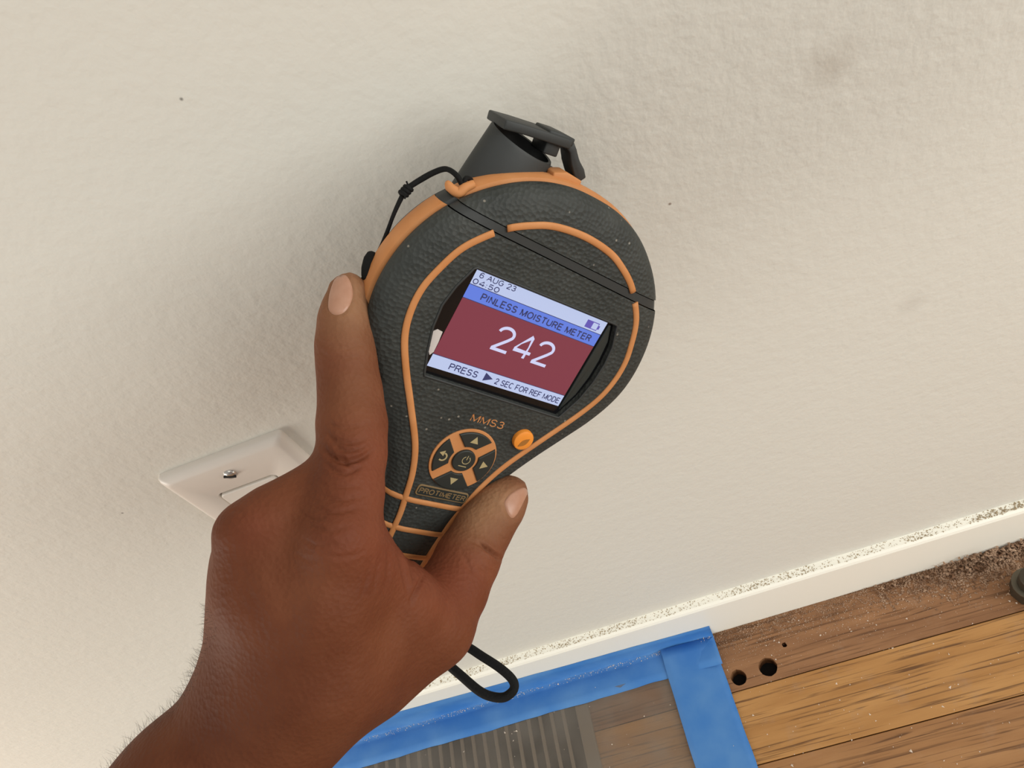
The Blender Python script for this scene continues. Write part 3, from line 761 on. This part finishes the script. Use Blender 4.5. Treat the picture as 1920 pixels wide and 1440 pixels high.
# ------------------------------------------------------------------ wrist strap
strap = bpy.data.objects.new('wrist_strap', None); COL.objects.link(strap)
RMW = RW @ RM
def mw(p): return to_w(RM @ np.asarray(p) + TM)
strap.location = mw(U(868, 342, -13))
tag(strap, 'black cord wrist strap looped through the meter cap and hanging below the hand', 'strap')
SL = np.array(strap.location)
def cw_(px, py, Z): return to_w(cpt(px, py, Z)) - SL
zc = lambda px, py, w: (RM @ U(px, py, w) + TM)[2]
zr = lambda px, py, w, dz=0: (px, py, zc(px, py, w) + dz)
thin = [zr(884, 338, -14), zr(874, 334, -11), zr(867, 346, -10.5), zr(858, 331, -12, -.001), zr(845, 320, -14), zr(832, 317, -16), zr(812, 324, -18), zr(790, 336, -19), zr(768, 350, -19), zr(760, 357, -19),
        zr(748, 380, -19), zr(737, 405, -19), zr(727, 432, -19), zr(716, 460, -18), zr(706, 480, -17), zr(697, 492, -17)]
KZ = zc(760, 357, -19); BZ = zc(697, 492, -17)
tp = catmull([cw_(*p) for p in thin], 8)
rr = np.interp(np.linspace(0, 1, len(tp)), [0, .45, .62, .75, 1], [.75, .95, .8, .62, .8]) * mm
new_obj('thin_cord', tube_mesh('thin_cord', tp, rr, 8), M_black, strap)
# knot: a short coil with two loose ends
kc = [cw_(*p) for p in ((768, 350, KZ), (760, 357, KZ), (755, 365, KZ))]
ax = (kc[2] - kc[0]) / np.linalg.norm(kc[2] - kc[0]); e1 = np.cross(ax, (0, 0, 1)); e1 /= np.linalg.norm(e1); e2 = np.cross(ax, e1)
kp = [kc[0] + (kc[2] - kc[0]) * t + 1.05 * mm * (e1 * math.cos(t * 19) + e2 * math.sin(t * 19)) for t in np.linspace(0, 1, 60)]
kn = new_obj('knot', tube_mesh('knot', kp, .75 * mm, 8), M_black, strap)
for a, b in (((763, 352), (762, 340)), ((757, 362), (759, 373))):
    new_obj('loose_end', tube_mesh('loose_end', [cw_(*a, KZ - .001), cw_((a[0] + b[0]) / 2 + 2, (a[1] + b[1]) / 2, KZ - .0012), cw_(*b, KZ - .0012)], .3 * mm, 6), M_black, kn)
# bead
bp = catmull([cw_(700, 472, BZ - .001), cw_(695, 486, BZ - .001), cw_(692, 501, BZ - .001), cw_(690, 515, BZ - .001), cw_(688, 527, BZ - .001)], 6)
t_ = np.linspace(0, 1, len(bp))
new_obj('cord_lock', tube_mesh('cord_lock', bp, np.interp(t_, [0, .08, .25, .55, .8, .94, 1], [.7, 1.6, 2.2, 2.4, 2.1, 1.6, .8]) * mm, 14), M_black, strap)
# thick cord: from the lock behind finger and hand to the loop that hangs below
lp = [(688, 526, BZ), (668, 560, .262), (655, 640, .285), (650, 780, .305), (625, 920, .325), (600, 1040, .362), (650, 1150, .368), (740, 1210, .358), (806, 1207, .347), (838, 1243, .338), (866, 1268, .334), (898, 1295, .331), (922, 1306, .330),
      (946, 1307, .329), (963, 1293, .329), (961, 1275, .330), (938, 1253, .332), (903, 1230, .335), (868, 1208, .340), (800, 1175, .356), (690, 1135, .372), (640, 1060, .370), (640, 960, .350), (656, 800, .310), (661, 660, .288), (673, 565, .264), (690, 527, BZ)]
new_obj('loop_cord', tube_mesh('loop_cord', catmull([cw_(*p) for p in lp], 8), 2.05 * mm, 10), M_black, strap)

# ------------------------------------------------------------------ the hand
def cone_sdf(X, Y, Z, a, b, ra, rb):
    ba = b - a; l2 = float(ba @ ba); rr_ = ra - rb; a2 = l2 - rr_ * rr_; il2 = 1 / l2
    px_, py_, pz_ = X - a[0], Y - a[1], Z - a[2]
    y = px_ * ba[0] + py_ * ba[1] + pz_ * ba[2]; z = y - l2
    x2 = (px_ * l2 - ba[0] * y) ** 2 + (py_ * l2 - ba[1] * y) ** 2 + (pz_ * l2 - ba[2] * y) ** 2
    y2 = y * y * l2; z2 = z * z * l2; k = np.sign(rr_) * rr_ * rr_ * x2
    d = (np.sqrt(x2 * a2 * il2) + y * rr_) * il2 - ra
    c1 = np.sign(z) * a2 * z2 > k; c2 = np.sign(y) * a2 * y2 < k
    d = np.where(c2, np.sqrt(x2 + y2) * il2 - ra, d)
    return np.where(c1, np.sqrt(x2 + z2) * il2 - rb, d)
def smin(a, b, k):
    h_ = np.maximum(k - np.abs(a - b), 0) / k; return np.minimum(a, b) - h_ * h_ * k * .25
VX = 1.3
G0 = np.array([-262., -46., 182.]); G1 = np.array([18., 262., 376.])
NG = ((G1 - G0) / VX).astype(int) + 1
gx, gy, gz = (np.arange(n) * VX + o for n, o in zip(NG, G0)); gx, gy, gz = (g.astype(np.float32) for g in (gx, gy, gz))
def group(chains, k):
    Fd = np.full(tuple(NG), 60., np.float32)
    for ch in chains:
        pts = [(cpt(p[0], p[1], p[2]) * 1000, p[3] * p[2] / FPX * 1000) for p in ch]
        for (a, ra), (b, rb) in zip(pts[:-1], pts[1:]):
            m_ = max(ra, rb) + 16
            lo = np.clip(((np.minimum(a, b) - m_ - G0) / VX).astype(int), 0, NG); hi = np.clip(((np.maximum(a, b) + m_ - G0) / VX).astype(int) + 2, 0, NG)
            sl = tuple(slice(l, h_) for l, h_ in zip(lo, hi))
            d = cone_sdf(gx[sl[0]][:, None, None], gy[sl[1]][None, :, None], gz[sl[2]][None, None, :], a, b, ra, rb).astype(np.float32)
            Fd[sl] = smin(Fd[sl], d, k)
    return Fd
# (pixel x, pixel y, depth m, radius in pixels)
index_f = group([[(653, 549, .241, 37.5), (646, 600, .240, 46), (646.5, 648, .240, 52), (651, 690, .240, 53.5), (657, 738, .239, 57), (660, 795, .237, 63), (660, 850, .234, 62), (651, 925, .228, 66), (632, 1010, .223, 78)]], 3.0)
thumb = group([[(955, 927, .291, 36), (934, 953, .2895, 45), (905, 994, .286, 51), (876, 1049, .280, 58), (848, 1108, .273, 63), (806, 1170, .266, 74), (700, 1245, .262, 92)],
               [(806, 1170, .266, 76), (645, 1295, .262, 76)]], 4.0)
palm = group([[(632, 1010, .223, 76), (610, 1120, .229, 90), (590, 1240, .238, 108)],
              [(458, 1002, .224, 56), (500, 1110, .232, 90), (530, 1240, .242, 118)],
              [(545, 1000, .228, 66), (560, 1120, .232, 92)],
              [(520, 958, .226, 50), (618, 886, .234, 42)],
              [(468, 1040, .240, 62), (510, 1150, .246, 98), (540, 1250, .250, 110)],
              [(480, 1085, .258, 64), (520, 1170, .260, 96), (560, 1260, .258, 100)],
              [(672, 1040, .232, 66), (752, 1132, .250, 62), (800, 1170, .264, 70)],
              [(640, 1080, .250, 80), (720, 1180, .256, 84)],
              [(600, 1150, .256, 110), (640, 1220, .258, 120)]], 9.0)
arm = group([[(600, 1235, .246, 146), (500, 1347, .248, 139), (361, 1490, .244, 140), (130, 1730, .232, 150), (-150, 2000, .222, 165)]], 8.0)
fingers = [group([[(470, 1006, .228, 58), (500, 1008, .266, 50), (560, 1020, .295, 43), (640, 1034, .321, 37), (668, 1038, .325, 32)]], 3.0),
           group([[(482, 1062, .240, 58), (508, 1066, .276, 48), (556, 1078, .303, 41), (624, 1092, .327, 35), (652, 1096, .330, 31)]], 3.0),
           group([[(505, 1118, .252, 54), (522, 1122, .284, 42), (560, 1130, .308, 36), (614, 1140, .330, 31), (636, 1143, .333, 27)]], 3.0)]
FD = smin(palm, arm, 14.); FD = smin(FD, index_f, 4.); FD = smin(FD, thumb, 8.)
for g in fingers: FD = smin(FD, g, 4.)
del palm, arm, index_f, thumb, fingers
def surface_nets(Fd):
    S = Fd < 0; nx_, ny_, nz_ = Fd.shape
    c = np.zeros((nx_ - 1, ny_ - 1, nz_ - 1), np.uint8)
    for i in (0, 1):
        for j in (0, 1):
            for k in (0, 1): c += S[i:nx_ - 1 + i, j:ny_ - 1 + j, k:nz_ - 1 + k]
    act = np.argwhere((c > 0) & (c < 8))
    ident = np.full(c.shape, -1, np.int32); ident[act[:, 0], act[:, 1], act[:, 2]] = np.arange(len(act))
    acc = np.zeros((len(act), 3)); cnt = np.zeros(len(act))
    cor = [(i, j, k) for i in (0, 1) for j in (0, 1) for k in (0, 1)]
    for a in cor:
        for b in cor:
            if sum(b) - sum(a) == 1 and all(q >= p for p, q in zip(a, b)):
                fa = Fd[act[:, 0] + a[0], act[:, 1] + a[1], act[:, 2] + a[2]]; fb = Fd[act[:, 0] + b[0], act[:, 1] + b[1], act[:, 2] + b[2]]
                m_ = (fa < 0) != (fb < 0); t = np.where(m_, fa / (fa - fb + 1e-12), 0)
                P = np.array(a)[None] + t[:, None] * (np.array(b) - np.array(a))[None]
                acc[m_] += P[m_]; cnt += m_
    V = act + acc / cnt[:, None]
    quads = []
    for ax_ in range(3):
        s0 = [slice(None)] * 3; s1 = [slice(None)] * 3; s0[ax_] = slice(0, -1); s1[ax_] = slice(1, None)
        e = np.argwhere(S[tuple(s0)] != S[tuple(s1)])
        o1, o2 = [(1, 2), (2, 0), (0, 1)][ax_]
        ok = (e[:, o1] > 0) & (e[:, o2] > 0) & (e[:, o1] < Fd.shape[o1] - 1) & (e[:, o2] < Fd.shape[o2] - 1); e = e[ok]
        flip = S[tuple(s0)][e[:, 0], e[:, 1], e[:, 2]]
        def idn(d1, d2):
            q = e.copy(); q[:, o1] -= d1; q[:, o2] -= d2; return ident[q[:, 0], q[:, 1], q[:, 2]]
        Q = np.stack([idn(1, 1), idn(0, 1), idn(0, 0), idn(1, 0)], 1)
        Q[~flip] = Q[~flip][:, ::-1]; quads.append(Q)
    return V, np.vstack(quads)
hv, hq = surface_nets(FD)
hv = hv * VX + G0
def smooth(V, Q, it, lam=.5):
    E = np.vstack([Q[:, [0, 1]], Q[:, [1, 2]], Q[:, [2, 3]], Q[:, [3, 0]]]); n = len(V)
    deg = np.bincount(E.ravel(), minlength=n)[:, None]
    for i in range(it):
        acc = np.zeros_like(V)
        for k in range(3):
            acc[:, k] = np.bincount(E[:, 0], V[E[:, 1], k], n) + np.bincount(E[:, 1], V[E[:, 0], k], n)
        V = V + (lam if i % 2 == 0 else -lam * .96) * (acc / deg - V)
    return V
hv = smooth(hv, hq, 10)
# one linear subdivision, then relax
def subdiv(V, Q):
    E = np.sort(np.vstack([Q[:, [0, 1]], Q[:, [1, 2]], Q[:, [2, 3]], Q[:, [3, 0]]]), 1)
    key = E[:, 0].astype(np.int64) * len(V) + E[:, 1]; uq, inv = np.unique(key, return_inverse=True)
    a, b = uq // len(V), uq % len(V); n = len(V); m_ = len(Q)
    ev = (V[a] + V[b]) / 2; fv = V[Q].mean(1)
    e = (inv + n).reshape(4, m_); f_ = np.arange(m_) + n + len(uq)
    Q2 = np.vstack([np.stack([Q[:, 0], e[0], f_, e[3]], 1), np.stack([e[0], Q[:, 1], e[1], f_], 1), np.stack([f_, e[1], Q[:, 2], e[2]], 1), np.stack([e[3], f_, e[2], Q[:, 3]], 1)])
    return np.vstack([V, ev, fv]), Q2
hv, hq = subdiv(hv, hq); hv = smooth(hv, hq, 6)
def vnormals(V, Q):
    N = np.cross(V[Q[:, 2]] - V[Q[:, 0]], V[Q[:, 3]] - V[Q[:, 1]]); out = np.zeros_like(V)
    for k in range(4):
        for c in range(3): out[:, c] += np.bincount(Q[:, k], N[:, c], len(V))
    return out / (np.linalg.norm(out, axis=1)[:, None] + 1e-12)
VN = vnormals(hv, hq)
cen = hv.mean(0)
if ((hv - cen) * VN).sum() < 0: hq = hq[:, ::-1]; VN = -VN
px_ = hv[:, 0] / hv[:, 2] * FPX + 960; py_ = hv[:, 1] / hv[:, 2] * FPX + 720
facing = -(VN * (hv / np.linalg.norm(hv, axis=1)[:, None])).sum(1)
near = hv[:, 2] < 330
def seg_dist(x, y, P):
    best = np.full(len(x), 1e9); tt = np.zeros(len(x)); n = len(P) - 1
    for i in range(n):
        ax_, ay_ = P[i]; bx, by = P[i + 1]; dx, dy = bx - ax_, by - ay_
        t = np.clip(((x - ax_) * dx + (y - ay_) * dy) / (dx * dx + dy * dy), 0, 1)
        d = np.hypot(x - ax_ - t * dx, y - ay_ - t * dy); m_ = d < best; best[m_] = d[m_]; tt[m_] = (i + t[m_]) / n
    return best, tt
disp = np.zeros(len(hv))
def crease(P, width, depth, taper=True):
    P = [tuple(p) for p in catmull(P, 5)]
    x0, x1 = min(p[0] for p in P) - 40, max(p[0] for p in P) + 40; y0, y1 = min(p[1] for p in P) - 40, max(p[1] for p in P) + 40
    m_ = near & (facing > -.1) & (px_ > x0) & (px_ < x1) & (py_ > y0) & (py_ < y1)
    d, t = seg_dist(px_[m_], py_[m_], P)
    a = np.sin(np.pi * np.clip(t, .02, .98)) ** .6 if taper else 1
    disp[m_] -= 2.0 * depth * a * (np.exp(-(d / width) ** 2) - .16 * np.exp(-((d - 1.9 * width) / (1.1 * width)) ** 2))
def bump(cx, cy, r, amt):
    m_ = near & (facing > -.3); d = np.hypot(px_[m_] - cx, py_[m_] - cy); disp[m_] += amt * np.exp(-(d / r) ** 2)
# index: middle joint folds, end joint, knuckle wrinkles
for P, w, dpt in ([(608, 808), (630, 826), (660, 832), (688, 822)], 5, .35), ([(605, 838), (622, 858), (648, 866), (678, 858), (700, 842)], 5.5, .75), ([(618, 822), (640, 842), (664, 845), (690, 834)], 4, .4), \
        ([(606, 862), (630, 884), (655, 886), (680, 872)], 4.5, .4), ([(612, 792), (640, 802), (676, 798)], 4, .25), ([(602, 640), (630, 652), (665, 650), (690, 640)], 4.5, .16), ([(600, 662), (640, 672), (688, 662)], 4, .14), \
        ([(604, 930), (640, 938), (690, 928)], 4, .22), ([(590, 952), (628, 962), (676, 952)], 4, .26), ([(575, 980), (612, 996), (655, 988)], 4.5, .28), ([(565, 1010), (596, 1024), (630, 1018)], 4, .22), ([(600, 908), (640, 914), (680, 908)], 4, .18), \
        ([(900, 1018), (920, 1034), (938, 1048)], 3.5, 1.0), ([(880, 1012), (900, 1022), (920, 1036)], 4, .3), ([(892, 1058), (912, 1070), (924, 1076)], 4, .2), ([(866, 1036), (878, 1062), (886, 1076)], 4, .22), \
        ([(794, 1078), (782, 1104), (768, 1132)], 4, .5), ([(742, 1012), (752, 1050), (762, 1096), (770, 1120)], 4.5, .35), ([(728, 1030), (728, 1070), (722, 1108)], 4, .28), ([(712, 1036), (706, 1078), (700, 1110)], 4, .22), \
        ([(694, 1050), (686, 1090), (678, 1120)], 4, .16), ([(424, 968), (440, 958), (462, 962)], 4, .15), ([(756, 1030), (770, 1056), (776, 1090)], 4, .35), ([(640, 856), (652, 874), (672, 880)], 3.5, .3), ([(600, 1035), (640, 1044), (682, 1034)], 4, .18), ([(560, 960), (590, 974), (612, 972)], 3.5, .22), ([(548, 1036), (580, 1052), (606, 1046)], 4, .16), ([(930, 1000), (942, 1010), (950, 1012)], 3.5, .22):
    crease(P, w, dpt)
bump(640, 1000, 45, .7); bump(452, 985, 40, .6); bump(540, 1010, 40, -.9); bump(520, 1150, 60, -.5); bump(655, 845, 34, .5); bump(880, 1046, 30, .4)
for P in ([(632, 1030), (600, 1130), (570, 1230)], [(470, 1020), (500, 1120), (530, 1230)]):    # extensor tendons
    d, t = seg_dist(px_, py_, P); m_ = (facing > 0) & near; disp[m_] += .55 * np.exp(-(d[m_] / 22) ** 2) * np.sin(np.pi * t[m_])
# nail beds sink a little
NAILS = {'index': [(627, 524), (636, 516), (648, 515), (657, 527), (662, 547), (659, 566), (650, 582), (638, 590), (626, 591), (616, 582), (615, 566), (619, 545)],
         'thumb': [(945, 944), (950, 933), (960, 923), (973, 916), (984, 914), (990, 921), (987, 930), (981, 943), (974, 957), (967, 968), (960, 972), (952, 964)]}
def inpoly(x, y, P):
    c = np.zeros(len(x), bool)
    for i in range(len(P)):
        (x0, y0), (x1, y1) = P[i], P[i - 1]
        c ^= ((y0 > y) != (y1 > y)) & (x < (x1 - x0) * (y - y0) / (y1 - y0 + 1e-9) + x0)
    return c
for P in NAILS.values():
    d, t = seg_dist(px_, py_, P + P[:1]); ins_ = inpoly(px_, py_, P); m_ = near & (facing > -.15)
    s_ = np.where(ins_, 1, np.exp(-(d / 3.5) ** 2)); disp[m_] -= .28 * s_[m_]; 
    rim_ = (~ins_) & m_; disp[rim_] += .22 * np.exp(-((d[rim_] - 8) / 5) ** 2)
hv = hv + VN * disp[:, None]
VN = vnormals(hv, hq)
# skin's own tones plus painted light: palm-side and fingertips paler, knuckles darker and redder
def g(cx, cy, r): return np.exp(-((px_ - cx) ** 2 + (py_ - cy) ** 2) / r ** 2)
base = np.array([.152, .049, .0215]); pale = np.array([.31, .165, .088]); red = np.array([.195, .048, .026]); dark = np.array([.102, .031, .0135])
tip = np.clip(g(665, 545, 70) * .75 + g(925, 935, 62) * .95 + g(880, 975, 45) * .4 + g(655, 620, 70) * .28 + g(660, 720, 70) * .14, 0, 1)  # fingertip paleness: partly natural, partly light painted into the colour
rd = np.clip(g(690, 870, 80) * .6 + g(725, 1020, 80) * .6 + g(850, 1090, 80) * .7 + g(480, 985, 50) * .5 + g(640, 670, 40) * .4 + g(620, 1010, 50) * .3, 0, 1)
dk = np.clip(g(655, 848, 34) * .4 + g(600, 985, 40) * .3 + np.clip((py_ - 1150) / 500, 0, .55), 0, 1)  # darker knuckles, plus shade painted into the colour down the forearm
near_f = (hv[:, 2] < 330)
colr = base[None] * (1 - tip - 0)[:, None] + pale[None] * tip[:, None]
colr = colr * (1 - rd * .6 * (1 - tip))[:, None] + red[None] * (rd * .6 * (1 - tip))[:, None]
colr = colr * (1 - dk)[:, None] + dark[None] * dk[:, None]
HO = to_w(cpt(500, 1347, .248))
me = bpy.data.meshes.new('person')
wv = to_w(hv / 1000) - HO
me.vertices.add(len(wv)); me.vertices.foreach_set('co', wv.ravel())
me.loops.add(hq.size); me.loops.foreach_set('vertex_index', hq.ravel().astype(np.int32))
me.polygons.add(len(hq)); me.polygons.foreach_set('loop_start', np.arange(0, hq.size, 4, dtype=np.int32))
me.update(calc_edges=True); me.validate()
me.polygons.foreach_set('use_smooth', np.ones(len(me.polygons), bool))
ca = me.color_attributes.new('pigment_and_light', 'FLOAT_COLOR', 'POINT')
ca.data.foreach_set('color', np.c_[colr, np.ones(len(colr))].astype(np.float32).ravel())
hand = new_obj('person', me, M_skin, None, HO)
tag(hand, 'bare brown left hand and forearm reaching in, thumb and index finger gripping the meter', 'person')

# nails: thin curved plates lying on the nail beds
from mathutils.bvhtree import BVHTree
mfront = np.where((py_ < 1010) & near)[0]
bvh = BVHTree.FromPolygons([tuple(v) for v in hv], [tuple(q) for q in hq[(py_[hq] < 1010).all(1) & near[hq].all(1)]])
for nm, P in NAILS.items():
    Pc = resample(catmull(P, 6, True), 40, True); c0 = Pc.mean(0)
    V = []; Fc = []; rings = [1.0, .93, .8, .6, .4, .2]
    for ri, s in enumerate(rings):
        for p in Pc:
            q = c0 + (p - c0) * s; r = ray(*q); r = r / np.linalg.norm(r)
            hit = bvh.ray_cast(Vector((0, 0, 0)), Vector(r))
            if hit[0] is None:
                nn, hp = None, None
                near_hit = bvh.find_nearest(Vector(r * (240 if nm == 'index' else 288))); hp, nn = np.array(near_hit[0]), np.array(near_hit[1])
            else: hp, nn = np.array(hit[0]), np.array(hit[1])
            if nn @ r > 0: nn = -nn
            V.append(hp + nn * (-.12 if ri == 0 else .28 if ri == 1 else .42))
    n = len(Pc)
    for i in range(len(rings) - 1):
        for k in range(n): Fc.append((i * n + k, i * n + (k + 1) % n, (i + 1) * n + (k + 1) % n, (i + 1) * n + k))
    V = np.array(V); ctr = V[-n:].mean(0); V = np.vstack([V, ctr[None]])
    for k in range(n): Fc.append(((len(rings) - 1) * n + k, (len(rings) - 1) * n + (k + 1) % n, len(V) - 1))
    new_obj('fingernail', mesh_pd('fingernail', to_w(V / 1000) - HO, Fc, True), M_nail, hand)
# hairs on the forearm and the outer edge of the hand
cand = np.where((py_ > 1130) & (py_ < 1700) & (facing > -.35) & (facing < .35) & (px_ < 620 - (py_ - 1130) * .55) & near)[0]
V, Fc = [], []
axis_d = np.array([.70, -.70, 0.02])
for i in rng.choice(cand, min(900, len(cand)), replace=False):
    n0 = VN[i]; dirn = n0 * .75 + axis_d * rng.uniform(.3, 1.0) * -1 * (1 if rng.random() < .15 else -1) * .55 + rng.normal(0, .18, 3); dirn /= np.linalg.norm(dirn)
    L_ = rng.uniform(1.5, 4.2) * (.6 if py_[i] < 1230 else 1); bend = rng.normal(0, .25, 3)
    side = np.cross(dirn, (0, 0, 1)); side /= np.linalg.norm(side) + 1e-9; up_ = np.cross(side, dirn); k0 = len(V)
    for s, r in ((0, .03), (.5, .026), (1, .008)):
        c = hv[i] + dirn * L_ * s + bend * s * s * L_ * .6
        for a in (0, 2.094, 4.189): V.append(c + r * (side * math.cos(a) + up_ * math.sin(a)))
    for s in (0, 3):
        for a in range(3): b = (a + 1) % 3; Fc.append((k0 + s + a, k0 + s + b, k0 + s + 3 + b, k0 + s + 3 + a))
hr = new_obj('arm_hair', mesh_pd('arm_hair', to_w(np.array(V) / 1000) - HO, Fc), M_hair, hand); hr['kind'] = 'stuff'
